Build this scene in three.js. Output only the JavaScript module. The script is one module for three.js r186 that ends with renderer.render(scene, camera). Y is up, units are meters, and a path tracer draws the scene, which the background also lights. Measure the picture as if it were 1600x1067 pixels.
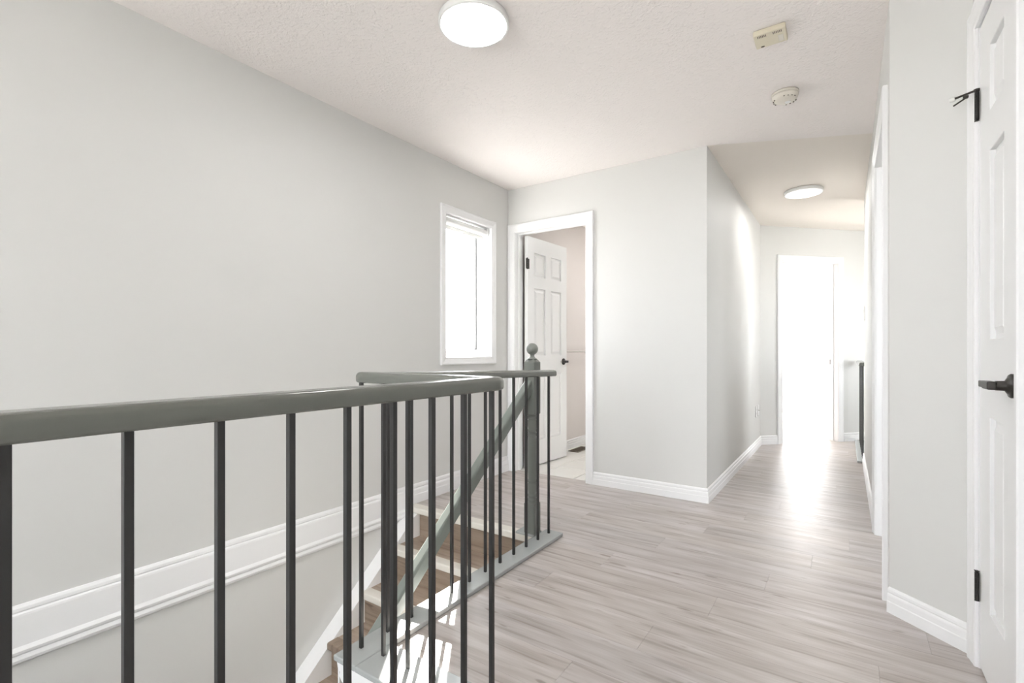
import * as THREE from 'three';
import { mergeGeometries, mergeVertices, toCreasedNormals } from 'three/addons/utils/BufferGeometryUtils.js';
import { RoundedBoxGeometry } from 'three/addons/geometries/RoundedBoxGeometry.js';
import { ImprovedNoise } from 'three/addons/math/ImprovedNoise.js';
import { RectAreaLightUniformsLib } from 'three/addons/lights/RectAreaLightUniformsLib.js';

// ------------------------------------------------------------------ camera, sky, sun, exposure
// Plan coordinates: u runs along the corridor (world -z), v to its right (world +x), y up, floor at 0.
const scene = new THREE.Scene();
const YAW = THREE.MathUtils.degToRad(34.3), EYE = 1.03, F = 763;
const camera = new THREE.PerspectiveCamera(2 * Math.atan(533.5 / F) * 180 / Math.PI, 1600 / 1067, 0.03, 200);
camera.position.set(0, EYE, 0);
camera.rotation.set(0, YAW, 0);
camera.setViewOffset(1600, 1067, 0, -16.5, 1600, 1067);
scene.add(camera);

scene.background = new THREE.Color(0.94, 0.975, 1.0);
scene.backgroundIntensity = 7;

const renderer = new THREE.WebGLRenderer({ antialias: true });
renderer.toneMapping = THREE.LinearToneMapping;
renderer.toneMappingExposure = 1.78;
renderer.shadowMap.enabled = true;
RectAreaLightUniformsLib.init();

const SUN_EL = THREE.MathUtils.degToRad(36.5), SUN_AZ = [-0.803, 0.595];   // (u, v) direction in which the sunlight travels
const sun = new THREE.DirectionalLight(new THREE.Color(1.0, 0.95, 0.88), 34);
{
  const n = Math.hypot(...SUN_AZ), du = SUN_AZ[0] / n * Math.cos(SUN_EL), dv = SUN_AZ[1] / n * Math.cos(SUN_EL);
  sun.target.position.set(-1, 0, -3);
  sun.position.set(-1 - dv * 18, Math.sin(SUN_EL) * 18, -3 + du * 18);
  sun.castShadow = true;
  Object.assign(sun.shadow.camera, { left: -9, right: 9, top: 9, bottom: -9, near: 1, far: 45 });
  sun.shadow.mapSize.set(2048, 2048);
  scene.add(sun, sun.target);
}

// ------------------------------------------------------------------ helpers
let seed = 20240611;
const rnd = () => { seed = (seed + 0x6d2b79f5) | 0; let t = Math.imul(seed ^ (seed >>> 15), 1 | seed); t = (t + Math.imul(t ^ (t >>> 7), 61 | t)) ^ t; return ((t ^ (t >>> 14)) >>> 0) / 4294967296; };
const P = (u, y, v) => new THREE.Vector3(v, y, -u);
const used = new Map();
const numbered = (n) => { const k = used.get(n) ?? 0; used.set(n, k + 1); return k ? `${n}_${String(k).padStart(3, '0')}` : n; };
const flat = (g) => { let q = g.index ? g.toNonIndexed() : g; for (const a of Object.keys(q.attributes)) if (!['position', 'normal', 'uv'].includes(a)) q.deleteAttribute(a); return q; };
const merged = (list) => (Array.isArray(list) ? (list.length === 1 ? list[0] : mergeGeometries(list.map(flat))) : list);
function mesh(name, geometry, material, parent) {
  const m = new THREE.Mesh(merged(geometry), material);
  m.name = parent ? name : numbered(name);
  m.castShadow = m.receiveShadow = true;
  (parent ?? scene).add(m);
  return m;
}
function tag(o, label, category, group) { o.userData.label = label; o.userData.category = category; if (group) o.userData.group = group; return o; }
function struct(o, label, category) { o.userData.kind = 'structure'; if (label) o.userData.label = label; if (category) o.userData.category = category; return o; }
function base(name, u = 0, y = 0, v = 0, turn = 0) { const g = new THREE.Group(); g.name = numbered(name); g.position.copy(P(u, y, v)); g.rotation.y = turn; scene.add(g); return g; }
// box in plan coordinates
function bx(u0, u1, y0, y1, v0, v1, r = 0) {
  const w = Math.abs(v1 - v0), h = Math.abs(y1 - y0), d = Math.abs(u1 - u0);
  const g = r ? new RoundedBoxGeometry(w, h, d, 2, Math.min(r, w / 2.01, h / 2.01, d / 2.01)) : new THREE.BoxGeometry(w, h, d);
  return g.translate((v0 + v1) / 2, (y0 + y1) / 2, -(u0 + u1) / 2);
}
function lbox(x0, x1, y0, y1, z0, z1, r = 0) {
  const w = Math.abs(x1 - x0), h = Math.abs(y1 - y0), d = Math.abs(z1 - z0);
  const g = r ? new RoundedBoxGeometry(w, h, d, 2, Math.min(r, w / 2.01, h / 2.01, d / 2.01)) : new THREE.BoxGeometry(w, h, d);
  return g.translate((x0 + x1) / 2, (y0 + y1) / 2, (z0 + z1) / 2);
}
// frame standing on the line p0 -> p1 (plan): local x along it, y up, z to its right (into the wall); the room lies at z < 0
function frameOf(p0, p1, y = 0) {
  const du = p1[0] - p0[0], dv = p1[1] - p0[1], L = Math.hypot(du, dv), X = new THREE.Vector3(dv / L, 0, -du / L), Y = new THREE.Vector3(0, 1, 0);
  const m = new THREE.Matrix4().makeBasis(X, Y, new THREE.Vector3().crossVectors(X, Y));
  m.setPosition(P(p0[0], y, p0[1]));
  return { m, L };
}
function rectPath(target, x0, y0, x1, y1) { target.moveTo(x0, y0); target.lineTo(x1, y0); target.lineTo(x1, y1); target.lineTo(x0, y1); target.closePath(); return target; }
// wall slab with rectangular holes [s0, y0, s1, y1]; ext lengthens the ends
function wall(name, p0, p1, y0, y1, t, holes, material, label) {
  const { m, L } = frameOf(p0, p1);
  const low = y0 === 0 ? -0.011 : y0, s = new THREE.Shape();
  s.moveTo(0, low);
  for (const [a, b, c, d] of [...holes].sort((p, q) => p[0] - q[0])) if (b === 0) { s.lineTo(a, low); s.lineTo(a, d); s.lineTo(c, d); s.lineTo(c, low); }   // doorways are notches
  s.lineTo(L, low); s.lineTo(L, y1); s.lineTo(0, y1); s.closePath();
  for (const h of holes) if (h[1] !== 0) s.holes.push(rectPath(new THREE.Path(), ...h));
  const g = new THREE.ExtrudeGeometry(s, { depth: t, bevelEnabled: false }).applyMatrix4(m);
  return struct(mesh(name, g, material), label, 'wall');
}
// Sweep a closed profile [[offset, c], ...] along a 2D path; offset to the left of the path. Mitred. map(a, b, c) gives the point.
function sweep(path, profile, { closed = false, side = 1, map = (a, b, c) => [a, b, c], lift, scale, crease } = {}) {
  const n = path.length, off = [];
  for (let i = 0; i < n; i++) {
    const prev = closed ? path[(i + n - 1) % n] : path[i - 1], next = closed ? path[(i + 1) % n] : path[i + 1], p = path[i];
    const nrm = (a, b) => { const x = b[0] - a[0], y = b[1] - a[1], l = Math.hypot(x, y); return [-y / l * side, x / l * side]; };
    const n0 = prev && nrm(prev, p), n1 = next && nrm(p, next);
    if (n0 && n1) { const k = 1 + n0[0] * n1[0] + n0[1] * n1[1]; off.push([(n0[0] + n1[0]) / k, (n0[1] + n1[1]) / k]); } else off.push(n0 || n1);
  }
  const pt = (i, j) => { const k = scale ? scale[i] : 1, [o, c] = profile[j]; return map(path[i][0] + off[i][0] * o * k, path[i][1] + off[i][1] * o * k, c * k + (lift ? lift[i] : 0)); };
  const pos = [], tri = (...q) => q.forEach((v) => pos.push(...v));
  const segs = closed ? n : n - 1, m = profile.length;
  for (let i = 0; i < segs; i++) for (let j = 0; j < m; j++) {
    const a = pt(i, j), b = pt((i + 1) % n, j), c = pt((i + 1) % n, (j + 1) % m), d = pt(i, (j + 1) % m);
    tri(a, b, c, a, c, d);
  }
  if (!closed) {
    const faces = THREE.ShapeUtils.triangulateShape(profile.map(([x, y]) => new THREE.Vector2(x, y)), []);
    for (const [a, b, c] of faces) { tri(pt(0, a), pt(0, b), pt(0, c)); tri(pt(n - 1, c), pt(n - 1, b), pt(n - 1, a)); }
  }
  let vol = 0;
  for (let i = 0; i < pos.length; i += 9) {
    const [ax, ay, az, bx_, by, bz, cx, cy, cz] = pos.slice(i, i + 9);
    vol += ax * (by * cz - bz * cy) - ay * (bx_ * cz - bz * cx) + az * (bx_ * cy - by * cx);
  }
  if (vol < 0) for (let i = 0; i < pos.length; i += 9) for (let k = 0; k < 3; k++) { const t = pos[i + 3 + k]; pos[i + 3 + k] = pos[i + 6 + k]; pos[i + 6 + k] = t; }
  let g = new THREE.BufferGeometry();
  g.setAttribute('position', new THREE.Float32BufferAttribute(pos, 3));
  g.setAttribute('uv', new THREE.Float32BufferAttribute(new Float32Array(pos.length / 3 * 2), 2));
  g.computeVertexNormals();
  if (crease) g = toCreasedNormals(g, crease);
  return g;
}
const lathe = (pts, seg = 40) => new THREE.LatheGeometry(pts.map(([r, y]) => new THREE.Vector2(r, y)), seg);
function rod(a, b, r, seg = 14) {
  const d = new THREE.Vector3().subVectors(b, a), g = new THREE.CylinderGeometry(r, r, d.length(), seg);
  g.applyQuaternion(new THREE.Quaternion().setFromUnitVectors(new THREE.Vector3(0, 1, 0), d.clone().normalize()));
  return g.translate((a.x + b.x) / 2, (a.y + b.y) / 2, (a.z + b.z) / 2);
}

// ------------------------------------------------------------------ materials
const lin = (r, g, b) => new THREE.Color().setRGB(r, g, b);
const std = (color, roughness = 0.6, more = {}) => new THREE.MeshStandardMaterial({ color, roughness, ...more });
const noise = new ImprovedNoise();
function dataTexture(w, h, fill, srgb = true) {
  const d = new Uint8Array(w * h * 4), c = [0, 0, 0];
  for (let y = 0; y < h; y++) for (let x = 0; x < w; x++) {
    fill(x, y, c);
    const i = (y * w + x) * 4;
    for (let k = 0; k < 3; k++) d[i + k] = Math.max(0, Math.min(255, Math.round(c[k])));
    d[i + 3] = 255;
  }
  const t = new THREE.DataTexture(d, w, h);
  t.magFilter = THREE.LinearFilter; t.minFilter = THREE.LinearMipmapLinearFilter; t.generateMipmaps = true;
  t.wrapS = t.wrapT = THREE.RepeatWrapping;
  if (srgb) t.colorSpace = THREE.SRGBColorSpace;
  t.needsUpdate = true;
  return t;
}
// grey-brown vinyl plank: 2.44 m x 0.72 m of grain, four plank widths
const smooth = (a, b, x) => { const t = Math.max(0, Math.min(1, (x - a) / (b - a))); return t * t * (3 - 2 * t); };
const woodTexture = dataTexture(1536, 768, (x, y, c) => {
  const X = x / 1536 * 2.44, Y = y / 768 * 0.72, lane = Math.floor(Y / 0.18), L = lane * 17.3;
  const warp = noise.noise(X * 1.3, Y * 6, L) * 0.02;
  const broad = noise.noise(X * 1.7 + L, (Y + warp) * 14, 3.1) * 0.55 + noise.noise(X * 4.2, (Y + warp) * 36, 8.7 + L) * 0.5;
  const fine = noise.noise(X * 9, (Y + warp) * 130, 1.7 + L) * 0.6 + noise.noise(X * 18, Y * 300, 5.5) * 0.4;
  const streak = smooth(0.22, 0.5, noise.noise(X * 3.6 + 4, (Y + warp) * 60, 21 + L));
  const knot = smooth(0.56, 0.74, noise.noise(X * 9 + 30, Y * 34, 2 + L));
  const t = 0.5 + broad * 0.42 + fine * 0.15 - streak * 0.24 - knot * 0.45;
  c[0] = 128 + 62 * t; c[1] = 114 + 65 * t; c[2] = 102 + 67 * t;
});
const woodRough = 0.35;
const plankTones = [[1.4, 1.53, 1.75], [1.32, 1.45, 1.65], [1.45, 1.58, 1.8], [1.37, 1.49, 1.67], [1.41, 1.53, 1.71]];
const plankMats = plankTones.map((c) => std(lin(...c), woodRough, { map: woodTexture, bumpMap: woodTexture, bumpScale: 0.0006 }));
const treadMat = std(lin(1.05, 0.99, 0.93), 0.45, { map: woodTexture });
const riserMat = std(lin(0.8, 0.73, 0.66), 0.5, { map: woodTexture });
const stipple = dataTexture(512, 512, (x, y, c) => {
  const wrap = (k, z) => { // tileable by blending
    const a = noise.noise(x / 512 * k, y / 512 * k, z), b = noise.noise((x / 512 - 1) * k, y / 512 * k, z), d = noise.noise(x / 512 * k, (y / 512 - 1) * k, z), e = noise.noise((x / 512 - 1) * k, (y / 512 - 1) * k, z);
    const s = x / 512, t = y / 512; return (a * (1 - s) + b * s) * (1 - t) + (d * (1 - s) + e * s) * t;
  };
  const v = 128 + 150 * smooth(-0.05, 0.35, wrap(46, 1.5)) * 0.6 + 70 * wrap(110, 7.7);
  c[0] = c[1] = c[2] = v;
}, false);
stipple.repeat.set(1 / 0.6, 1 / 0.6);
const M = {
  wall: std(lin(0.69, 0.687, 0.672), 0.6),
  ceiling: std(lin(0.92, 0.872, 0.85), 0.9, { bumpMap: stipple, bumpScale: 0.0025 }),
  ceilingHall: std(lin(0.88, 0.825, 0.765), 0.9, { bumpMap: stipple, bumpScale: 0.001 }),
  bathWall: std(lin(0.74, 0.69, 0.67), 0.55),
  trim: std(lin(0.86, 0.86, 0.865), 0.42),
  door: std(lin(0.84, 0.84, 0.84), 0.35),
  frameWhite: std(lin(0.86, 0.865, 0.87), 0.35),
  rail: std(lin(0.16, 0.167, 0.148), 0.2),
  railLit: std(lin(0.235, 0.262, 0.24), 0.32),  // lighter copy of the rail paint; the light on it is in the colour
  shoeLit: std(lin(0.42, 0.44, 0.435), 0.24),  // rail paint lightened for the sun and window reflection on it
  newel: std(lin(0.2, 0.212, 0.196), 0.3),
  gasket: std(lin(0.1, 0.1, 0.1), 0.8),
  baluster: std(lin(0.028, 0.028, 0.028), 0.38),
  nosing: std(lin(0.72, 0.69, 0.63), 0.5),
  black: std(lin(0.022, 0.021, 0.02), 0.38, { metalness: 0.4 }),
  bronze: std(lin(0.05, 0.046, 0.042), 0.36, { metalness: 0.6 }),
  worn: std(lin(0.55, 0.53, 0.5), 0.35, { metalness: 0.8 }),
  steel: std(lin(0.55, 0.53, 0.5), 0.3, { metalness: 1 }),
  rubber: std(lin(0.75, 0.75, 0.72), 0.6),
  tile: std(lin(0.82, 0.81, 0.78), 0.25),
  grout: std(lin(0.5, 0.48, 0.45), 0.9),
  slab: std(lin(0.3, 0.28, 0.26), 0.9),
  cream: std(lin(0.72, 0.66, 0.52), 0.45),
  creamDark: std(lin(0.13, 0.11, 0.08), 0.6),
  offWhite: std(lin(0.76, 0.72, 0.64), 0.42),
  plastic: std(lin(0.84, 0.84, 0.83), 0.4),
  plasticDark: std(lin(0.3, 0.3, 0.3), 0.5),
  blind: std(lin(0.85, 0.85, 0.84), 0.8),
  vent: std(lin(0.16, 0.13, 0.1), 0.45, { metalness: 0.4 }),
  glass: new THREE.MeshPhysicalMaterial({ color: 0xffffff, transmission: 1, thickness: 0, roughness: 0, ior: 1.5 }),
  ground: std(lin(0.5, 0.5, 0.49), 0.95),
};

// ------------------------------------------------------------------ plan of the house
const CEIL = 2.44, LOW = -2.75;
const VL = -2.43;              // face of the long left wall
const UB = 3.505;              // face of the wall with the bathroom door
const VC = -0.78;              // left face of the corridor
const VR = 0.146;              // right face of the corridor
const UE = 6.05;               // where the end wall leaves the corridor's left wall
const VD = 0.36;               // face of the wall with the closet door
const UREAR = -2.6, UFAR = 10.2, VOUT = 1.45, VBED = 2.4, UBED = 5.56;
const T = 0.115;
const HOLE = { u0: -1.1, u1: 1.03, u2: 2.335, va: -0.86, vb: -1.405 };
const r2 = Math.SQRT1_2, endP = (t) => [UE + r2 * t, VC + r2 * t];

// ground outside, out of view; pale so it bounces light up to the ceilings
{
  const g = new THREE.CircleGeometry(70, 48).rotateX(-Math.PI / 2).translate(0, -3.1, 0);
  struct(mesh('ground', g, M.ground), 'unseen ground outside the house, pale to bounce light into the rooms', 'ground');
}
// floors
const floor = (() => {
  const s = new THREE.Shape([[VL - 0.1, UREAR - 0.1], [VBED + 0.1, UREAR - 0.1], [VBED + 0.1, UBED], [VOUT + 0.1, UBED], [VOUT + 0.1, UFAR + 0.1], [VL - 0.1, UFAR + 0.1]].map(([x, y]) => new THREE.Vector2(x, y)));
  const h = new THREE.Path();
  h.moveTo(VL - 0.06, HOLE.u0); h.lineTo(HOLE.va, HOLE.u0); h.lineTo(HOLE.va, HOLE.u1); h.lineTo(HOLE.vb, HOLE.u1); h.lineTo(HOLE.vb, HOLE.u2); h.lineTo(VL - 0.06, HOLE.u2); h.closePath();
  s.holes.push(h, rectPath(new THREE.Path(), 0.27, 5.7, 1.3, 6.95));
  const g = new THREE.ExtrudeGeometry(s, { depth: 0.24, bevelEnabled: false }).rotateX(-Math.PI / 2).translate(0, -0.252, 0);
  return struct(mesh('floor', g, M.slab), 'grey brown wood plank floor of the landing and corridor', 'floor');
})();
// planks: rows across the corridor direction, every plank a piece of its own
function plankGeometry(u0, u1, v0, v1, y1 = 0, t = 0.012, gap = 0.0004) {
  const g = bx(u0 + gap, u1 - gap, y1 - t, y1, v0 + gap, v1 - gap);
  const uv = g.attributes.uv, p = g.attributes.position, lane = Math.floor(rnd() * 4), o = rnd() * 0.45;
  for (let i = 0; i < uv.count; i++) uv.setXY(i, o + (p.getX(i) - v0) / 2.44, (lane * 0.18 + Math.min(0.178, Math.max(0.001, -p.getZ(i) - u0))) / 0.72);
  return g;
}
{
  const W = 0.18, L = 1.22;
  const spans = (a, b) => {   // free stretch of v for a row between a and b
    if (b <= HOLE.u0 + 1e-6) return [VL, VD + 0.05];
    if (b <= HOLE.u1 + 1e-6) return [HOLE.va, VD + 0.05];
    if (b <= HOLE.u2 + 1e-6) return [HOLE.vb, b < 2.3 ? VD + 0.05 : VD];
    if (b <= UB + 0.06) return [VL, VR + 0.11];
    return [VC - 0.02, b > 5.65 ? 0.268 : VR + 0.11];
  };
  const cuts = [HOLE.u0, HOLE.u1, HOLE.u2, UB + 0.05, 5.62, 7.1];
  const edges = [];
  for (let u = -1.6; u < 7.1; u += W) edges.push(u);
  const all = [...new Set([...edges, ...cuts.filter((c) => c > -1.6)].map((x) => Math.round(x * 1e4) / 1e4))].sort((a, b) => a - b);
  for (let i = 0; i + 1 < all.length; i++) {
    const [a, b] = [all[i], all[i + 1]];
    if (b - a < 0.004) continue;
    const [v0, v1] = spans(a, b);
    const row = Math.floor((a + 1.6 + 1e-6) / W);
    let v = -3.2 - ((row * 0.437) % 1) * L;
    for (; v < v1; v += L) {
      const s = Math.max(v, v0), e = Math.min(v + L, v1);
      if (e - s < 0.01) continue;
      mesh('plank', plankGeometry(a, b, s, e), plankMats[Math.floor(rnd() * plankMats.length)], floor);
    }
  }
  // far bedroom floor, too far to tell its planks apart
  const far = bx(7.1, UFAR, -0.012, 0, VL, VOUT), uv = far.attributes.uv, p = far.attributes.position;
  for (let i = 0; i < uv.count; i++) uv.setXY(i, p.getX(i) / 2.44, -p.getZ(i) / 0.72);
  mesh('far_room_floor', [far, bx(6.06, 7.1, -0.012, 0, VL, VC - 0.02)], plankMats[1], floor);
}
// bathroom tiles
{
  const bath = struct(mesh('bathroom_floor', bx(UB + 0.05, 5.9, -0.012, -0.004, VL, VC - T), M.grout), 'white tiled bathroom floor beyond the open door', 'floor');
  const S = 0.305;
  for (let i = 0; i < 8; i++) for (let j = 0; j < 6; j++) {
    const u0 = UB + 0.052 + i * S, v0 = VL + 0.002 + j * S, u1 = Math.min(u0 + S - 0.004, 5.9), v1 = Math.min(v0 + S - 0.004, VC - T);
    if (u1 - u0 > 0.02 && v1 - v0 > 0.02) mesh('tile', bx(u0, u1, -0.006, 0.001 + rnd() * 0.0006, v0, v1, 0.002), M.tile, bath);
  }
}
struct(mesh('floor_lower', bx(UREAR, UFAR, LOW - 0.1, LOW, VL, VBED), M.slab), 'lower storey floor at the foot of the stairs', 'floor');

// ceilings: a stippled one over the landing, a smoother one over the corridor beyond a diagonal joint
{
  const poly = (pts, y, material, name, label) => {
    const s = new THREE.Shape(pts.map(([u, v]) => new THREE.Vector2(v, u)));
    const g = new THREE.ExtrudeGeometry(s, { depth: 0.15, bevelEnabled: false }).rotateX(-Math.PI / 2).translate(0, y, 0);
    return struct(mesh(name, g, material), label, 'ceiling');
  };
  const J0 = [UB, VC], J1 = [3.91, VR];
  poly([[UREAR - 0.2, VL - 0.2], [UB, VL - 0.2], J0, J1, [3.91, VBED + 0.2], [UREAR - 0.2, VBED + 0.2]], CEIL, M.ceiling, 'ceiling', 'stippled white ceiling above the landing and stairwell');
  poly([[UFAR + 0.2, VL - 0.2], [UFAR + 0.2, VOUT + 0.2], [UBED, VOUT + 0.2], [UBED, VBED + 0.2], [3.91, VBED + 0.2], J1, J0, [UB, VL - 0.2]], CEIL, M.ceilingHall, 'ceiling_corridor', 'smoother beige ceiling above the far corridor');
}

// ------------------------------------------------------------------ walls (the room lies to the left of p0 -> p1)
const WIN1 = { u0: 2.695, u1: 3.245, y0: 0.995, y1: 2.055 };
const WALL_L0 = UFAR;     // wall_left runs from UFAR back to UREAR, s = UFAR - u
const WL = UB + 0.06;     // wall_left ends inside the bathroom partition, s = WL - u
wall('wall_left', [WL, VL], [UREAR, VL], LOW, CEIL, 0.17, [[WL - WIN1.u1 - 0.012, WIN1.y0 - 0.012, WL - WIN1.u0 + 0.012, WIN1.y1 + 0.012]], M.wall, 'long off-white left wall with the narrow window beside the stairwell');
wall('wall_bathroom_left', [5.96, VL], [WL, VL], LOW, CEIL, 0.17, [[5.96 - 5.75, 1.1, 5.96 - 5.15, 2.05]], M.bathWall, 'pinkish bathroom wall behind the open door');
wall('wall_far_left', [UFAR, VL], [5.96, VL], LOW, CEIL, 0.17, [[WALL_L0 - 9.6, 0.5, WALL_L0 - 7.6, 2.1]], M.wall, 'left wall of the bright far room');
const BD = { v0: -2.357, v1: -1.69, top: 2.06 };       // bathroom doorway
wall('wall_back', [UB, VC], [UB, VL], 0, CEIL, T, [[VC - BD.v1 - 0.018, 0, VC - BD.v0 + 0.018, BD.top + 0.018]], M.wall, 'off-white wall with the bathroom doorway facing the stairs');
wall('wall_corridor_left', [UE, VC], [UB + T, VC], 0, CEIL, T, [], M.wall, 'corridor wall on the left with the low cover plates');
const END0 = 2.9;      // wall_end runs from endP(END0) to endP(0), s = END0 - t
const ED = { t0: 0.28, t1: 1.0, top: 2.05 };
wall('wall_end', endP(END0), endP(0), 0, CEIL, T, [[END0 - ED.t1 - 0.018, 0, END0 - ED.t0 + 0.018, ED.top + 0.018]], M.wall, 'angled wall at the corridor end with the bright doorway');
const CD = { u0: 2.61, u1: 3.42, top: 2.065 };          // closed door on the corridor's right
const AW = [2.45, VR];
wall('wall_corridor_right', AW, [UBED, VR], 0, CEIL, T, [[CD.u0 - AW[0] - 0.018, 0, CD.u1 - AW[0] + 0.018, CD.top + 0.018]], M.wall, 'right corridor wall with the recessed closed door');
const AW0 = [2.262, VD];
wall('wall_angled', AW0, AW, 0, CEIL, 0.08, [], M.wall, 'short angled wall beside the closet door');
const LD = { u0: 1.726, u1: 2.172, top: 2.085 };        // closet door
wall('wall_right', [UREAR, VD], AW0, 0, CEIL, T, [[LD.u0 - UREAR - 0.018, 0, LD.u1 - UREAR + 0.018, LD.top + 0.018]], M.wall, 'right wall around the closet door');
wall('wall_rear', [UREAR, VL], [UREAR, VBED], LOW, CEIL, 0.17, [[0.35, 0.35, 2.35, 2.1]], M.wall, 'rear wall behind the viewer with an added fill window');
wall('wall_bedroom_right', [UREAR, VBED], [UBED, VBED], LOW, CEIL, 0.17, [[3.0, 0.6, 4.7, 2.2]], M.wall, 'unseen bedroom wall placed with its window to light the corridor');  // out of view; set close so its window lights the corridor
wall('wall_outer_right', [UBED - 0.1, VOUT], [UFAR, VOUT], LOW, CEIL, 0.17, [[0.36, 0.7, 1.3, 2.05]], M.wall, 'outer right wall beyond the corridor railing');
wall('wall_far', [UFAR, VOUT], [UFAR, VL], LOW, CEIL, 0.17, [[0.15, 0.42, 1.2, 2.2], [VOUT + 0.32, 0.5, VOUT + 0.94, 2.15], [VOUT + 1.4, 0.42, VOUT + 2.3, 2.2]], M.wall, 'far wall of the bright room beyond the corridor');
struct(mesh('wall_bathroom_end', bx(5.9, UE + 0.02, 0, CEIL, VL, VC - 0.02), M.bathWall), 'bathroom end wall', 'wall');
struct(mesh('wall_side_landing', bx(UBED - T, UBED, LOW, CEIL, VR + T, VBED), M.wall), 'wall between the bedroom and the side landing', 'wall');
struct(mesh('wall_closet', [bx(1.6, 1.66, 0, CEIL, VD + T, 0.74), bx(1.6, 2.26, 0, CEIL, 0.74, 0.8), bx(2.21, 2.26, 0, CEIL, VD + T, 0.74)], M.wall), 'unseen shallow closet walls behind the narrow door', 'wall');  // out of view; kept shallow to let bedroom window light past
struct(mesh('bedroom_floor', bx(UREAR, UBED - T, -0.012, 0, VD + 0.05, VBED), plankMats[1]), 'bedroom floor beyond the open door', 'floor');
// walls of the stairwell below the floor
struct(mesh('wall_stairwell_near', bx(UREAR, HOLE.u1, LOW, -0.252, HOLE.va, HOLE.va + 0.1), M.wall), 'stairwell wall under the near railing', 'wall');
struct(mesh('wall_stairwell_front', bx(HOLE.u1, HOLE.u1 + 0.1, LOW, -0.252, HOLE.vb, HOLE.va + 0.1), M.wall), 'stairwell wall under the railing corner', 'wall');
struct(mesh('wall_stairwell_side', bx(HOLE.u1 + 0.1, HOLE.u2 + 0.2, LOW, -0.252, HOLE.vb, HOLE.vb + 0.1), M.wall), 'stairwell wall under the far railing', 'wall');
struct(mesh('wall_stairwell_end', bx(HOLE.u2 + 0.1, HOLE.u2 + 0.2, LOW, -0.252, VL, HOLE.vb), M.wall), 'stairwell wall under the top step', 'wall');
// painted boards that cover the floor's edge round the stairwell
struct(mesh('trim_1', [(() => { const q = new THREE.Shape([[-1.4, -0.001], [-1.395, -0.02], [-1.384, -0.03], [-1.387, -0.045], [-1.376, -0.058], [-1.362, -0.064], [-1.36, -0.3], [HOLE.va, -0.3], [HOLE.va, -0.001]].map(([x, y]) => new THREE.Vector2(x, y))); return new THREE.ExtrudeGeometry(q, { depth: 0.014, bevelEnabled: false }).translate(0, 0, -HOLE.u1); })(), bx(HOLE.u1 + 0.004, HOLE.u2 - 0.03, -0.3, -0.004, HOLE.vb - 0.014, HOLE.vb), bx(HOLE.u0, HOLE.u1, -0.3, -0.004, HOLE.va - 0.014, HOLE.va)], M.trim), 'white fascia boards along the floor edge under the railing', 'trim');

// ------------------------------------------------------------------ baseboards and mouldings
const BASE = [[0, 0], [0.015, 0], [0.015, 0.043], [0.0128, 0.0465], [0.0128, 0.066], [0.0115, 0.071], [0.0075, 0.076], [0.0105, 0.081], [0.0098, 0.09], [0.006, 0.0965], [0.003, 0.098], [0, 0.098]];
const BASE_L = BASE.map(([a, b]) => [a * 1.15, b * 1.33]);
const plan = (u, v, y) => [v, y, -u];
// one piece per straight run, mitred where runs meet; path keeps the room on its left (walk as for walls: left of p0 -> p1)
function baseboard(names, pts, profile = BASE) {
  // in (u, v) the "left" of a walk with v to the right is the -normal of sweep's (a, b) = (u, v)
  for (let i = 0; i + 1 < pts.length; i++) {
    const sub = pts.slice(Math.max(0, i - 1), i + 3), at = i - Math.max(0, i - 1);
    // sweep the neighbourhood, keep only this segment by giving it explicit mitres
    const g = sweepSegment(sub, at, profile);
    struct(mesh(names[i][0], g, M.trim), names[i][1], 'baseboard');
  }
}
function sweepSegment(pts, at, profile) {
  const nrm = (a, b) => { const x = b[0] - a[0], y = b[1] - a[1], l = Math.hypot(x, y); return [y / l, -x / l]; };
  const mitre = (i) => {
    const n0 = i > 0 ? nrm(pts[i - 1], pts[i]) : null, n1 = i + 1 < pts.length ? nrm(pts[i], pts[i + 1]) : null;
    if (n0 && n1) { const k = 1 + n0[0] * n1[0] + n0[1] * n1[1]; return [(n0[0] + n1[0]) / k, (n0[1] + n1[1]) / k]; }
    return n0 || n1;
  };
  const A = pts[at], B = pts[at + 1], ma = mitre(at), mb = mitre(at + 1), pos = [];
  const pa = profile.map(([o, c]) => plan(A[0] + ma[0] * o, A[1] + ma[1] * o, c)), pb = profile.map(([o, c]) => plan(B[0] + mb[0] * o, B[1] + mb[1] * o, c));
  for (let j = 0; j < profile.length; j++) { const k = (j + 1) % profile.length; pos.push(...pa[j], ...pb[k], ...pb[j], ...pa[j], ...pa[k], ...pb[k]); }
  for (const [a, b, c] of THREE.ShapeUtils.triangulateShape(profile.map(([x, y]) => new THREE.Vector2(x, y)), [])) pos.push(...pa[a], ...pa[b], ...pa[c], ...pb[c], ...pb[b], ...pb[a]);
  const g = new THREE.BufferGeometry();
  g.setAttribute('position', new THREE.Float32BufferAttribute(pos, 3));
  g.setAttribute('uv', new THREE.Float32BufferAttribute(new Float32Array(pos.length / 3 * 2), 2));
  g.computeVertexNormals();
  return g;
}
const CW = 0.07;   // casing width
baseboard([['baseboard_left', 'white baseboard under the narrow window']], [[UB, VL], [HOLE.u2 - 0.02, VL]], BASE_L);
baseboard([['baseboard_back', 'white baseboard right of the bathroom doorway']].concat([['baseboard_corridor_left', 'white baseboard along the left corridor wall']]).reverse().concat([]).map((x) => x), [endP(0), [UB, VC], [UB, BD.v1 + CW]].map((p) => p));
baseboard([['baseboard_end_left', 'short white baseboard left of the bright doorway']], [endP(ED.t0 - CW), endP(0)]);
baseboard([['baseboard_end_right', 'white baseboard between bright doorway and corridor railing']], [endP(END0), endP(ED.t1 + CW + 0.01)]);
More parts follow.
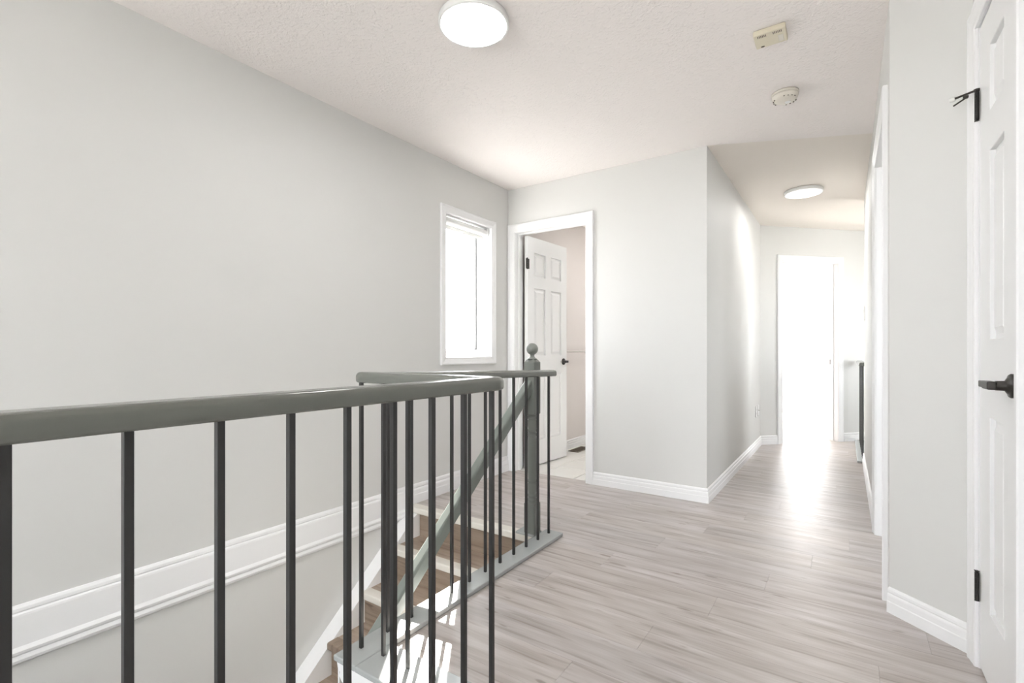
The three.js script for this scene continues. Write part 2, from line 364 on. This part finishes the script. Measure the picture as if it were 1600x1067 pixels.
baseboard([['baseboard_corridor_right', 'white baseboard on the right corridor wall']], [[CD.u1 + CW, VR], [UBED, VR]]);
baseboard([['baseboard_angled', 'white baseboard on the short angled wall']], [[AW0[0] - 0.0, AW0[1] - 0.002], [AW[0], AW[1]]]);
baseboard([['baseboard_bathroom', 'white baseboard on the bathroom wall']], [[5.9, VL], [UB + T, VL]]);
baseboard([['baseboard_right', 'white baseboard along the right wall']], [[UREAR, VD], [LD.u0 - CW, VD]]);
baseboard([['baseboard_far', 'white baseboard in the bright far room']], [[UFAR, VOUT], [UFAR, VL]]);
// deep white band that carries the baseboard on along the stairwell wall
{
  const prof = [[0, -0.075], [0.010, -0.075], [0.019, -0.068], [0.022, -0.058], [0.018, -0.048], [0.016, -0.044], [0.023, -0.036], [0.025, -0.027], [0.020, -0.018], [0.0165, -0.013], [0.0165, 0.093], [0.015, 0.1], [0.0095, 0.105], [0.0125, 0.111], [0.0115, 0.121], [0.006, 0.13], [0.003, 0.132], [0, 0.132]];
  struct(mesh('trim_2', sweepSegment([[HOLE.u2 - 0.02, VL], [UREAR, VL]], 0, prof), M.trim), 'deep white moulded band along the stairwell wall', 'trim');
}

// ------------------------------------------------------------------ doors and their casings
const CASE = [[0.004, 0], [0.004, 0.009], [0.009, 0.0115], [0.022, 0.0115], [0.028, 0.0135], [0.05, 0.0165], [0.0555, 0.019], [0.0665, 0.019], [CW, 0.0155], [CW, 0]];
function place(g, fr) { return g.applyMatrix4(fr.m); }
function openingTrim(parent, fr, s0, s1, top, depth, { stop = null, back = true } = {}) {
  const path = [[s0, 0], [s0, top], [s1, top], [s1, 0]];
  mesh('casing', place(sweep(path, CASE, { side: 1, map: (a, b, c) => [a, b, -c] }), fr), M.trim, parent);
  if (back) mesh('casing', place(sweep(path, CASE, { side: 1, map: (a, b, c) => [a, b, depth + c] }), fr), M.trim, parent);
  const j = [sweep(path, [[0, -0.001], [0.018, -0.001], [0.018, depth + 0.001], [0, depth + 0.001]], { side: 1, map: (a, b, c) => [a, b, c] })];
  if (stop !== null) j.push(sweep(path, [[0, stop], [-0.011, stop], [-0.011, stop + 0.03], [0, stop + 0.03]], { side: 1, map: (a, b, c) => [a, b, c] }));
  mesh('jamb', place(merged(j), fr), M.trim, parent);
}
// panelled leaf: hinge edge at x = 0, panels as [x0, y0, x1, y1], thickness in z
function leaf(parent, w, h, y0, panels, material) {
  const t = 0.035, s = rectPath(new THREE.Shape(), 0, y0, w, h);
  for (const p of panels) s.holes.push(rectPath(new THREE.Path(), ...p));
  const g = new THREE.ExtrudeGeometry(s, { depth: t - 0.003, bevelEnabled: true, bevelThickness: 0.0015, bevelSize: 0.0015, bevelOffset: -0.0015, bevelSegments: 1 }).translate(0, 0, -t / 2 + 0.0015);
  const l = mesh('leaf', g, material, parent);
  for (const [a, b, c, d] of panels) {
    const e = 0.034, q = rectPath(new THREE.Shape(), a + e, b + e, c - e, d - e);
    const raised = new THREE.ExtrudeGeometry(q, { depth: 0.006, bevelEnabled: true, bevelThickness: 0.0105, bevelSize: e - 0.012, bevelSegments: 1 }).translate(0, 0, -0.003);
    mesh('panel', [raised, lbox(a - 0.002, c + 0.002, b - 0.002, d + 0.002, -0.004, 0.004)], material, l);
  }
  return l;
}
function lever(parent, x, y, z, dir, out, material = M.black) {   // out: +1 or -1 in z; dir: +1/-1 in x
  const g = new THREE.Group(); g.name = 'lever_handle'; parent.add(g); g.position.set(x, y, z);
  const ros = lathe([[0, 0], [0.032, 0], [0.032, 0.004], [0.029, 0.008], [0.023, 0.0085], [0.02, 0.012], [0.0135, 0.016], [0.0125, 0.034], [0, 0.034]]).rotateX(out > 0 ? Math.PI / 2 : -Math.PI / 2);
  mesh('rosette', ros, material, g);
  mesh('lever', [lbox(-0.013 * dir, 0.05 * dir, -0.011, 0.011, out * 0.032, out * 0.052, 0.004), lbox(0.045 * dir, 0.104 * dir, -0.009, 0.009, out * 0.034, out * 0.05, 0.003)], material, g);
  mesh('lever_end', lbox(0.1035 * dir, 0.1065 * dir, -0.008, 0.008, out * 0.035, out * 0.049, 0.001), M.worn, g);
  return g;
}
function hinge(parent, x, y, z, { leafWidth = 0.016, h = 0.089, dir = 1 } = {}) {
  const list = [];
  for (let k = 0; k < 5; k++) list.push(new THREE.CylinderGeometry(0.0062, 0.0062, h / 5 - 0.0008, 14).translate(0, -h / 2 + h / 10 + k * h / 5, 0));
  list.push(new THREE.CylinderGeometry(0.0074, 0.005, 0.006, 14).translate(0, h / 2 + 0.003, 0), new THREE.CylinderGeometry(0.005, 0.0068, 0.004, 14).translate(0, -h / 2 - 0.002, 0));
  list.push(lbox(0, leafWidth * dir, -h / 2, h / 2, -0.0015, 0.0015), lbox(0, -leafWidth * 0.6 * dir, -h / 2, h / 2, -0.0015, 0.0015));
  const m = mesh('hinge', list, M.black, parent);
  m.position.set(x, y, z);
  return m;
}
const sixPanels = (w) => {
  const st = 0.1, mid = 0.09, pw = (w - 2 * st - mid) / 2, rows = [[0.235, 0.83], [1.0, 1.6], [1.71, 1.915]], out = [];
  for (const [a, b] of rows) for (const x of [st, st + pw + mid]) out.push([x, a, x + pw, b]);
  return out;
};
// door_1: bathroom door, standing open into the bathroom
{
  const d = base('door_1');
  struct(d, 'open white six-panel bathroom door with black lever and hinge', 'door');
  const fr = frameOf([UB, VC], [UB, VL]);
  openingTrim(d, fr, VC - BD.v1, VC - BD.v0, BD.top, T, { stop: 0.045 });
  // hinge pin on the bathroom side of the left jamb
  const w = 0.645, pivot = new THREE.Group();
  const lf = leaf(d, w, BD.top - 0.006, 0.012, sixPanels(w), M.door);
  // leaf x axis: closed it runs along +v (world +x); swung by 84 degrees towards +u (world -z)
  const open = THREE.MathUtils.degToRad(86);
  lf.position.copy(P(UB + T + 0.006, 0, BD.v0 + 0.034));
  lf.rotation.y = open;
  // after the swing the seen face looks to +v; local +z maps to (sin, 0, cos): for 84 degrees that is +x
  lever(lf, w - 0.06, 0.937, 0.0175, -1, 1);
  for (const y of [0.28, 1.807]) { hinge(lf, -0.01, y, 0.02, { leafWidth: 0.03 }); }
}
// door_2: narrow closet door on the right, closed
{
  const d = base('door_2');
  struct(d, 'narrow closed white closet door with three panels and black lever', 'door');
  const fr = frameOf([UREAR, VD], AW0), s0 = LD.u0 - UREAR, s1 = LD.u1 - UREAR;
  openingTrim(d, fr, s0, s1, LD.top, T, { stop: 0.04, back: false });
  // hinge edge at u1, leaf x runs towards smaller u: local x = world +z
  const w = s1 - s0 - 0.006;
  const lf = leaf(d, w, LD.top - 0.004, 0.01, [[0.132, 0.235, 0.292, 0.83], [0.132, 1.07, 0.292, 1.641], [0.132, 1.763, 0.292, 1.961]], M.door);
  lf.position.copy(P(LD.u1 - 0.003, 0, VD + 0.0175 + 0.002));
  lf.rotation.y = -Math.PI / 2;            // local x -> +z (towards smaller u), local z -> -x (towards the room)
  lever(lf, w - 0.06, 0.941, 0.0175, -1, 1, M.bronze);
  const hi = hinge(lf, -0.004, 1.832, 0.024, { dir: 1 });
  hinge(lf, -0.004, 0.267, 0.024);
  // hinge-pin door stop: two short arms with pale rubber tips
  const pin = 0.089 / 2 + 0.009;
  mesh('door_stop', [new THREE.CylinderGeometry(0.0085, 0.0085, 0.005, 16).translate(0, pin, 0),
    rod(new THREE.Vector3(0, pin, 0), new THREE.Vector3(-0.022, pin - 0.004, 0.05), 0.0034), lbox(-0.02, -0.008, pin - 0.014, pin - 0.006, 0.018, 0.032, 0.002),
    rod(new THREE.Vector3(-0.014, pin - 0.012, 0.024), new THREE.Vector3(-0.038, pin - 0.022, 0.052), 0.0026)], M.bronze, hi);
  mesh('rubber_tip', rod(new THREE.Vector3(-0.022, pin - 0.004, 0.05), new THREE.Vector3(-0.027, pin - 0.005, 0.063), 0.0075), M.rubber, hi);
}
// door_3: the corridor's right doorway, its leaf swung square into the bedroom
{
  const d = base('door_3');
  struct(d, 'white door standing open in the doorway on the right corridor wall', 'door');
  const fr = frameOf(AW, [UBED, VR]), s0 = CD.u0 - AW[0], s1 = CD.u1 - AW[0];
  openingTrim(d, fr, s0, s1, CD.top, T, { stop: 0.045 });
  const w = s1 - s0 - 0.006, lf = leaf(d, w, CD.top - 0.004, 0.014, sixPanels(w), M.door);
  lf.position.copy(P(CD.u1 - 0.028, 0, VR + T - 0.03));      // hinge edge in the opening, leaf x runs along +v
  lever(lf, w - 0.06, 0.94, 0.0175, -1, 1);
}
// door_4: the bright doorway at the end of the corridor
{
  const d = base('door_4');
  struct(d, 'white cased doorway at the corridor end open to the bright room', 'doorway');
  const fr = frameOf(endP(END0), endP(0));
  openingTrim(d, fr, END0 - ED.t1, END0 - ED.t0, ED.top, T, { stop: 0.05 });
  mesh('strike_plate', place(lbox(END0 - ED.t1 - 0.0005, END0 - ED.t1 + 0.002, 0.885, 0.945, 0.082, 0.11), fr), M.plasticDark, d);
}

// ------------------------------------------------------------------ windows
function windowUnit(n, fr, s0, s1, y0, y1, { depth, label, cased = true, bars = 0, fd = depth }) {
  const g = struct(base('window_' + n), label, 'window');
  const loop = [[s0, y0], [s0, y1], [s1, y1], [s1, y0]];
  const ring = (prof) => place(sweep(loop, prof, { closed: true, side: 1 }), fr);
  if (cased) mesh('window_casing', place(sweep(loop, CASE.map(([a, b]) => [a * 0.86, b]), { closed: true, side: 1, map: (a, b, c) => [a, b, -c] }), fr), M.trim, g);
  mesh('reveal', ring([[0, 0], [0.012, 0], [0.012, depth], [0, depth]]), M.trim, g);
  mesh('window_frame', ring([[0, fd - 0.06], [-0.024, fd - 0.057], [-0.027, fd - 0.053], [-0.027, fd], [0, fd]]), M.frameWhite, g);
  mesh('sash', ring([[-0.027, fd - 0.046], [-0.05, fd - 0.042], [-0.056, fd - 0.034], [-0.056, fd - 0.01], [-0.027, fd - 0.01]]), M.frameWhite, g);
  mesh('gasket', ring([[-0.0555, fd - 0.036], [-0.0595, fd - 0.034], [-0.0595, fd - 0.01], [-0.0555, fd - 0.01]]), M.gasket, g);
  const b = [];
  for (let k = 1; k <= bars; k++) { const x = s0 + (s1 - s0) * k / (bars + 1); b.push(lbox(x - 0.03, x + 0.03, y0 + 0.05, y1 - 0.05, fd - 0.05, fd - 0.012)); }
  if (b.length) mesh('mullion', place(merged(b), fr), M.frameWhite, g);
  mesh('pane', place(new THREE.PlaneGeometry(s1 - s0 - 0.105, y1 - y0 - 0.105).translate((s0 + s1) / 2, (y0 + y1) / 2, fd - 0.022), fr), M.glass, g);
  return g;
}
windowUnit(1, frameOf([UFAR, VL], [UREAR, VL]), UFAR - WIN1.u1, UFAR - WIN1.u0, WIN1.y0, WIN1.y1, { depth: 0.165, fd: 0.135, label: 'narrow white framed window high beside the stairwell' });
windowUnit(2, frameOf([UREAR, VL], [UREAR, VOUT]), 0.362, 2.338, 0.362, 2.088, { depth: 0.165, label: 'added fill window in the rear wall behind the viewer', bars: 1 });  // added behind the camera as fill light
windowUnit(3, frameOf([UBED - 0.1, VOUT], [UFAR, VOUT]), 0.372, 1.288, 0.712, 2.038, { depth: 0.165, label: 'unseen window over the side stairs placed to light the corridor end', bars: 1 });  // out of view; lights the side stairs and corridor end
windowUnit(4, frameOf([UFAR, VOUT], [UFAR, VL]), 0.162, 1.188, 0.432, 2.188, { depth: 0.165, label: 'unseen far room window beside the outer wall, placed to brighten that room' });  // out of view; brightens the far room
windowUnit(7, frameOf([UFAR, VOUT], [UFAR, VL]), VOUT + 1.412, VOUT + 2.288, 0.432, 2.188, { depth: 0.165, label: 'unseen far room window in the far left corner, placed to brighten that room' });  // out of view; brightens the far room from its corner
windowUnit(9, frameOf([UFAR, VOUT], [UFAR, VL]), VOUT + 0.332, VOUT + 0.928, 0.512, 2.138, { depth: 0.165, label: 'assumed far room window beyond the corridor doorway, placed to brighten the floor reflection' });  // assumed window; brightens the doorway and its reflection on the corridor floor
windowUnit(8, frameOf([UREAR, VBED], [UBED, VBED]), 3.012, 4.688, 0.612, 2.188, { depth: 0.165, label: 'unseen bedroom window beyond the open corridor door, placed to light the corridor', bars: 1 });  // out of view; placed to light the left corridor wall
windowUnit(5, frameOf([UFAR, VL], [UREAR, VL]), UFAR - 9.588, UFAR - 7.612, 0.512, 2.088, { depth: 0.165, label: 'unseen side window placed to brighten the far room', bars: 1 });  // out of view; brightens the far room from the side
windowUnit(6, frameOf([UFAR, VL], [UREAR, VL]), UFAR - 5.738, UFAR - 5.162, 1.112, 2.038, { depth: 0.165, label: 'unseen small window placed to light the bathroom' });  // out of view; helps light the bathroom
// roller blind rolled up under the window head
{
  const b = tag(base('roller_blind', (WIN1.u0 + WIN1.u1) / 2, WIN1.y1 - 0.04, VL - 0.04), 'rolled-up white roller blind at the top of the narrow window', 'blind');
  const w = WIN1.u1 - WIN1.u0 - 0.03;
  mesh('roll', new THREE.CylinderGeometry(0.027, 0.027, w - 0.02, 28).rotateX(Math.PI / 2), M.blind, b);
  mesh('hem_bar', lbox(-0.031, -0.025, -0.05, -0.03, -w / 2 + 0.012, w / 2 - 0.012, 0.002), M.blind, b);
  mesh('shade_cloth', lbox(-0.0285, -0.0275, -0.034, 0, -w / 2 + 0.012, w / 2 - 0.012), M.blind, b);
  for (const s of [-1, 1]) mesh('bracket', [lbox(-0.032, 0.03, -0.032, 0.039, s * (w / 2 + 0.001), s * (w / 2 + 0.008), 0.004), lbox(-0.02, 0.02, 0.034, 0.039, s * (w / 2 - 0.012), s * (w / 2 + 0.008), 0.001)], M.plastic, b);
}

// ------------------------------------------------------------------ staircase
const RISE = 0.185, RUN = 0.225, NOSE_U = 2.31;
{
  const s = tag(base('staircase', NOSE_U, 0, (VL + HOLE.vb) / 2), 'wood tread staircase with cream nosings going down beside the left wall', 'staircase');
  s.position.set(0, 0, 0);
  const v0 = VL + 0.1, v1 = HOLE.vb - 0.016;
  const wood = (g, lane) => { const p = g.attributes.position, n = g.attributes.normal, uv = g.attributes.uv, o = rnd() * 0.4; for (let i = 0; i < uv.count; i++) uv.setXY(i, o + (p.getX(i) - v0) / 2.44, (lane + Math.abs(n.getY(i)) > 0.5 ? -p.getZ(i) : p.getY(i)) / 0.72); return g; };
  const nosing = (u, y, a, b) => {   // bullnosed strip: profile in (u, y) along v
    const q = new THREE.Shape(); q.moveTo(0.062, 0); q.lineTo(0.004, 0); q.quadraticCurveTo(-0.006, 0, -0.006, -0.01); q.lineTo(-0.006, -0.03); q.quadraticCurveTo(-0.006, -0.04, 0.004, -0.041); q.lineTo(0.02, -0.041); q.lineTo(0.02, -0.012); q.lineTo(0.062, -0.012); q.closePath();
    const g = new THREE.ExtrudeGeometry(q, { depth: b - a, bevelEnabled: false, curveSegments: 5 });   // x = +u, y = y, z = depth
    g.applyMatrix4(new THREE.Matrix4().makeBasis(new THREE.Vector3(0, 0, -1), new THREE.Vector3(0, 1, 0), new THREE.Vector3(1, 0, 0)).setPosition(a, y, -u));
    return g;
  };
  mesh('nosing', nosing(NOSE_U, 0.003, VL + 0.018, HOLE.vb - 0.016), M.nosing, s);
  for (let k = 1; k <= 12; k++) {
    const u = NOSE_U - k * RUN, y = -k * RISE;
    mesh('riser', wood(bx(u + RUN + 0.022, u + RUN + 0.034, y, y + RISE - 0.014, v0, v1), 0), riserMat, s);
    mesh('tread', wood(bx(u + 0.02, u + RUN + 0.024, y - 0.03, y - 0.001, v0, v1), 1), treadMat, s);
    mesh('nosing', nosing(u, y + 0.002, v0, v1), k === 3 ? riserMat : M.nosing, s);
  }
  mesh('riser', wood(bx(NOSE_U - 12 * RUN + 0.022, NOSE_U - 12 * RUN + 0.034, LOW, -12 * RISE - 0.014, v0, v1), 0), riserMat, s);
  // boxed skirt against the wall: flat top following the slope
  const top = (u) => -(NOSE_U - u) * RISE / RUN - 0.025;
  const prof = [[NOSE_U + 0.02, -0.03], [NOSE_U - 0.03, top(NOSE_U - 0.03)], [NOSE_U - 12.2 * RUN, top(NOSE_U - 12.2 * RUN)], [NOSE_U - 12.2 * RUN, LOW], [NOSE_U + 0.02, -0.5]];
  const q = new THREE.Shape(prof.map(([u, y]) => new THREE.Vector2(u, y)));
  const sk = new THREE.ExtrudeGeometry(q, { depth: v0 - VL - 0.002, bevelEnabled: false });
  sk.applyMatrix4(new THREE.Matrix4().makeBasis(new THREE.Vector3(0, 0, -1), new THREE.Vector3(0, 1, 0), new THREE.Vector3(1, 0, 0)).setPosition(VL + 0.002, 0, 0));
  mesh('skirt_board', sk, M.trim, s);
}

// ------------------------------------------------------------------ railings
const balusterGeometry = (y0, y1, a = 0.0118) => new RoundedBoxGeometry(a, y1 - y0, a, 1, 0.0012).translate(0, (y0 + y1) / 2, 0);
const RAIL_PROFILE = (() => {     // rounded hand rail, offset / height about its centre
  const w = 0.0325, t = 0.018, out = [], arc = (cx, cy, r, a0, a1, n) => { for (let i = 0; i <= n; i++) { const a = a0 + (a1 - a0) * i / n; out.push([cx + r * Math.cos(a), cy + r * Math.sin(a)]); } };
  arc(w - 0.015, t - 0.015, 0.015, 0, Math.PI / 2, 5); arc(-w + 0.015, t - 0.015, 0.015, Math.PI / 2, Math.PI, 5);
  arc(-w + 0.009, -t + 0.009, 0.009, Math.PI, Math.PI * 1.5, 4); arc(w - 0.009, -t + 0.009, 0.009, Math.PI * 1.5, Math.PI * 2, 4);
  return out;
})();
const RN = { v: -0.80, u: 1.1, vf: -1.365, vr: -1.38, uf: 2.435 };
{
  const r = tag(base('stair_railing'), 'grey painted guard railing with black square balusters bending round the stairwell', 'railing');
  // hand rail path with rounded bends
  const R = 0.035, bend = (cu, cv, a0, a1) => Array.from({ length: 9 }, (_, i) => { const a = a0 + (a1 - a0) * i / 8; return [cu + R * Math.cos(a), cv + R * Math.sin(a)]; });
  const path = [[-1.1, RN.v], ...bend(RN.u - R, RN.v - R, Math.PI / 2, 0), ...bend(RN.u + R, RN.vr + R, Math.PI, Math.PI * 1.5)];
  // far run with a rounded end
  const e = RN.uf;
  path.push([e - 0.018, RN.vr], [e - 0.01, RN.vr], [e - 0.004, RN.vr], [e, RN.vr]);
  const scale = path.map(() => 1); scale.splice(-3, 3, 0.96, 0.84, 0.6);
  const lift = path.map(([u, v]) => (v > RN.vr + 0.005 ? 0.9435 : 0.9405 - 0.03 * (u - RN.u) / (RN.uf - RN.u)));
  mesh('handrail', sweep(path, RAIL_PROFILE, { map: (a, b, c) => [b, c, -a], lift, scale, crease: 0.7 }), M.rail, r);
  const top = 0.93;
  const b0 = balusterGeometry(0.02, top), b1 = balusterGeometry(0.02, 0.912);
  const put = (u, v, g = b0) => { const m = mesh('baluster', g, M.baluster, r); m.position.copy(P(u, 0, v)); };
  for (let k = 0; k < 18; k++) put(1.074 - k * 0.1174, RN.v);
  for (const v of [-0.925, -1.045, -1.155, -1.27]) put(1.102, v);
  for (let k = 0; k < 12; k++) put(1.088 + k * 0.116, RN.vf, k > 5 ? b1 : b0);
  // floor plates under the balusters
  const plate = (g) => mesh('floor_plate', g, M.shoeLit, r);
  plate(bx(HOLE.u1 - 0.02, 2.415, 0.0005, 0.021, -1.412, -1.302, 0.005));
  plate(bx(HOLE.u1 - 0.02, 1.165, 0.0005, 0.0205, -1.302, HOLE.va - 0.01, 0.005));
  plate(bx(-1.1, 1.165, 0.0005, 0.021, HOLE.va - 0.01, -0.735, 0.005));
}
// newel post at the head of the stairs
{
  const n = tag(base('newel_post', 2.348, 0, -1.463), 'grey turned newel post with ball finial at the stair head', 'newel post');
  const a = 0.0345;
  mesh('base_plate', lbox(-0.085, 0.036, 0.0005, 0.014, -0.045, 0.045, 0.003), M.shoeLit, n);
  mesh('base_block', lbox(-a, a, 0.012, 0.18, -a, a, 0.004), M.newel, n);
  mesh('shaft', lathe([[0, 0.176], [0.034, 0.176], [0.034, 0.184], [0.024, 0.188], [0.031, 0.195], [0.031, 0.203], [0.023, 0.207], [0.023, 0.213], [0.031, 0.219], [0.031, 0.228], [0.0225, 0.233], [0.0265, 0.255], [0.0265, 0.288], [0.0225, 0.294], [0.031, 0.3], [0.031, 0.308], [0.0235, 0.313], [0.0262, 0.36], [0.0268, 0.44], [0.026, 0.52], [0.023, 0.555],
    [0.031, 0.561], [0.031, 0.568], [0.0225, 0.573], [0.0225, 0.579], [0.031, 0.584], [0.031, 0.591], [0.0235, 0.596], [0.027, 0.62], [0.0275, 0.643], [0.0225, 0.649], [0.031, 0.656], [0.031, 0.664], [0.023, 0.669], [0.034, 0.677], [0.034, 0.684], [0, 0.684]]), M.newel, n);
  mesh('top_block', lbox(-a, a, 0.68, 0.975, -a, a, 0.004), M.newel, n);
  const cap = new THREE.CylinderGeometry(0.022 * Math.SQRT2, a * 0.94 * Math.SQRT2, 0.016, 4, 1).rotateY(Math.PI / 4).translate(0, 0.981, 0);
  const ball = Array.from({ length: 21 }, (_, i) => { const t = -1.15 + (Math.PI / 2 + 1.15) * i / 20; return [Math.max(0, 0.0335 * Math.cos(t)), 1.047 + 0.0335 * Math.sin(t)]; });
  mesh('finial', [cap, lathe([[0, 0.986], [0.027, 0.986], [0.027, 0.993], [0.018, 0.998], [0.0125, 1.006], [0.0125, 1.012], ...ball])], M.newel, n);
}
// sloping hand rail of the stairs
{
  const h = tag(base('stair_handrail'), 'grey sloping stair handrail, lit tone in its paint, running down from the newel post', 'handrail');
  const slope = RISE / RUN, u1 = 2.312, y1 = 0.872, L = 2.6, up = Math.hypot(1, slope);
  const w = 0.024, prof = [[-0.062, -w + 0.004], [-0.066, -w + 0.01], [-0.066, w - 0.01], [-0.062, w - 0.004], [-0.03, w - 0.002], [-0.012, w], [-0.003, w - 0.003], [0, w - 0.008], [0, -w + 0.008], [-0.003, -w + 0.003], [-0.012, -w], [-0.03, -w + 0.002]];
  mesh('rail', sweep([[u1, 0], [u1 - L, 0]], prof, { side: -1, map: (a, b, c) => [c - 1.468, y1 - (u1 - a) * slope + b * up, -a] }), M.railLit, h);
}
// short railing across the side stairs at the corridor end
{
  const r = tag(base('corridor_railing'), 'short grey railing with dark balusters along the far right of the corridor', 'railing');
  const u0 = UBED + 0.035, u1 = 6.83, v = 0.138;
  const path = [[u0 - 0.03, v], [u0 - 0.02, v], [u0, v], [u1 + 0.055, v]];
  mesh('handrail', sweep(path, RAIL_PROFILE, { map: (a, b, c) => [b, c, -a], lift: path.map(() => 0.915), scale: [0.7, 0.95, 1, 1], crease: 0.7 }), M.rail, r);
  const g = balusterGeometry(0.02, 0.905);
  for (let k = 0; k < 9; k++) { const m = mesh('baluster', g, M.baluster, r); m.position.copy(P(u0 + 0.03 + k * 0.145, 0, v)); }
  mesh('floor_plate', bx(u0 - 0.03, u1 + 0.05, 0.0005, 0.022, v - 0.045, v + 0.06, 0.005), M.shoeLit, r);
}

// ------------------------------------------------------------------ ceiling fittings
function ceilingLight(u, v, label, glow, power) {
  const l = tag(base('ceiling_light', u, CEIL, v), label, 'ceiling light', 'round flush ceiling lights');
  mesh('rim', lathe([[0, 0], [0.135, 0], [0.148, -0.004], [0.149, -0.026], [0.146, -0.031], [0.139, -0.031], [0.137, -0.024], [0, -0.024]], 64), M.plastic, l);
  const m = std(lin(0.85, 0.85, 0.85), 0.4, { emissive: lin(1.0, 0.985, 0.96), emissiveIntensity: glow });
  mesh('diffuser', lathe([[0.1385, -0.026], [0.1385, -0.031], [0.13, -0.034], [0.1, -0.0375], [0.05, -0.0395], [0, -0.04]], 64), m, l);
  const a = new THREE.RectAreaLight(new THREE.Color(1.0, 0.99, 0.97), power, 0.24, 0.24);
  a.position.copy(P(u, CEIL - 0.043, v)); a.lookAt(v, 0, -u);
  scene.add(a);
  return l;
}
ceilingLight(1.618, -1.30, 'glowing round flush ceiling light above the stairwell', 4.5, 30);
ceilingLight(4.95, -0.30, 'round flush ceiling light over the far corridor', 0.5, 27);
ceilingLight(4.8, -1.55, 'unseen round flush ceiling light placed to light the bathroom', 4.5, 20);  // unseen lamp; lights the bathroom wall and door leaf
{
  const c = tag(base('carbon_monoxide_detector', 2.43, CEIL, -0.273), 'yellowed rectangular gas alarm with slots on the ceiling', 'detector');
  mesh('housing', lbox(-0.063, 0.063, -0.024, 0, -0.056, 0.056, 0.005), M.cream, c);
  for (const s of [-1, 1]) for (let k = 0; k < 6; k++) { const x = s * 0.03 + (k - 2.5) * 0.0062; mesh('slot', lbox(x - 0.0015, x + 0.0015, -0.0248, -0.022, 0.03, 0.046), M.creamDark, c); }
  mesh('test_button', new THREE.CylinderGeometry(0.0075, 0.0075, 0.003, 20).scale(1, 1, 0.6).translate(-0.035, -0.0245, -0.042), M.vent, c);
  mesh('label_plate', lbox(0.03, 0.05, -0.0252, -0.023, -0.04, 0.01, 0.001), M.offWhite, c);
}
{
  const s = tag(base('smoke_detector', 3.036, CEIL, -0.27), 'round off-white smoke alarm on the ceiling nearer the corridor', 'detector');
  mesh('mounting_plate', lathe([[0, 0], [0.066, 0], [0.066, -0.008], [0.06, -0.012], [0, -0.012]], 48), M.offWhite, s);
  mesh('housing', lathe([[0.058, -0.012], [0.064, -0.015], [0.064, -0.022], [0.058, -0.036], [0.045, -0.043], [0.028, -0.045], [0, -0.046]], 48), M.offWhite, s);
  for (let k = 0; k < 18; k++) {
    const a = k / 18 * Math.PI * 2; if (k % 6 > 3) continue;
    const g = lbox(-0.003, 0.003, -0.002, 0.002, -0.004, 0.004).rotateX(0.5).translate(0, -0.0378, 0.055).rotateY(a);
    mesh('slot', g, M.creamDark, s);
  }
  mesh('test_button', lathe([[0, -0.049], [0.012, -0.049], [0.014, -0.047], [0.014, -0.044], [0, -0.044]], 24).translate(0.012, 0, -0.012), M.plastic, s);
}

// ------------------------------------------------------------------ cover plates, towel bar, floor register
function coverPlate(name, label, u, y, v, face, kind) {   // face: +1 looks to +v, -1 to -v
  const c = tag(base(name, u, y, v, face > 0 ? Math.PI / 2 : -Math.PI / 2), label, kind === 'switch' ? 'light switch' : 'outlet');
  mesh('plate', lbox(-0.036, 0.036, -0.059, 0.059, 0, 0.007, 0.003), M.plastic, c);
  if (kind === 'switch') mesh('rocker', lbox(-0.0165, 0.0165, -0.033, 0.033, 0.005, 0.0105, 0.002), M.plastic, c);
  else if (kind === 'outlet') for (const s of [-1, 1]) {
    const f = mesh('socket_face', lbox(-0.017, 0.017, s * 0.02 - 0.014, s * 0.02 + 0.014, 0.005, 0.009, 0.004), M.plastic, c);
    mesh('socket_slot', [lbox(-0.0075, -0.0055, s * 0.02 - 0.004, s * 0.02 + 0.006, 0.008, 0.0094), lbox(0.0055, 0.0075, s * 0.02 - 0.004, s * 0.02 + 0.006, 0.008, 0.0094)], M.plasticDark, f);
  } else mesh('jack', new THREE.CylinderGeometry(0.006, 0.006, 0.01, 16).rotateX(Math.PI / 2).translate(0, 0, 0.01), M.steel, c);
  return c;
}
coverPlate('wall_outlet', 'white wall outlet low on the left corridor wall, nearer the landing corner', 5.72, 0.4, VC, 1, 'outlet');
coverPlate('cable_outlet', 'white cover plate low on the corridor wall, nearer the bright doorway', 5.87, 0.4, VC, 1, 'jack');
coverPlate('light_switch', 'white light switch on the right corridor wall above the railing end', 5.35, 1.37, VR, -1, 'switch');
{
  const t = tag(base('towel_bar', 4.75, 1.035, VL), 'slim metal towel bar on the bathroom wall', 'towel bar');
  mesh('bar', rod(new THREE.Vector3(0.06, 0, 0.3), new THREE.Vector3(0.06, 0, -0.3), 0.008), M.steel, t);
  for (const s of [-1, 1]) mesh('mount', [rod(new THREE.Vector3(0, 0, s * 0.29), new THREE.Vector3(0.066, 0, s * 0.29), 0.011), new THREE.CylinderGeometry(0.024, 0.024, 0.008, 20).rotateZ(Math.PI / 2).translate(0.004, 0, s * 0.29)], M.steel, t);
}
{
  const f = tag(base('floor_register', 4.66, 0.001, VL + 0.115), 'brown metal floor register on the bathroom tiles', 'floor vent');
  mesh('register_frame', [lbox(-0.06, -0.05, 0, 0.007, -0.15, 0.15, 0.002), lbox(0.05, 0.06, 0, 0.007, -0.15, 0.15, 0.002), lbox(-0.06, 0.06, 0, 0.007, -0.15, -0.14, 0.002), lbox(-0.06, 0.06, 0, 0.007, 0.14, 0.15, 0.002), lbox(-0.055, 0.055, 0.0003, 0.001, -0.145, 0.145)], M.vent, f);
  for (let k = 0; k < 18; k++) mesh('louvre', lbox(-0.052, 0.052, 0.001, 0.006, -0.134 + k * 0.0158 - 0.003, -0.134 + k * 0.0158 + 0.003), M.vent, f);
}

renderer.render(scene, camera);
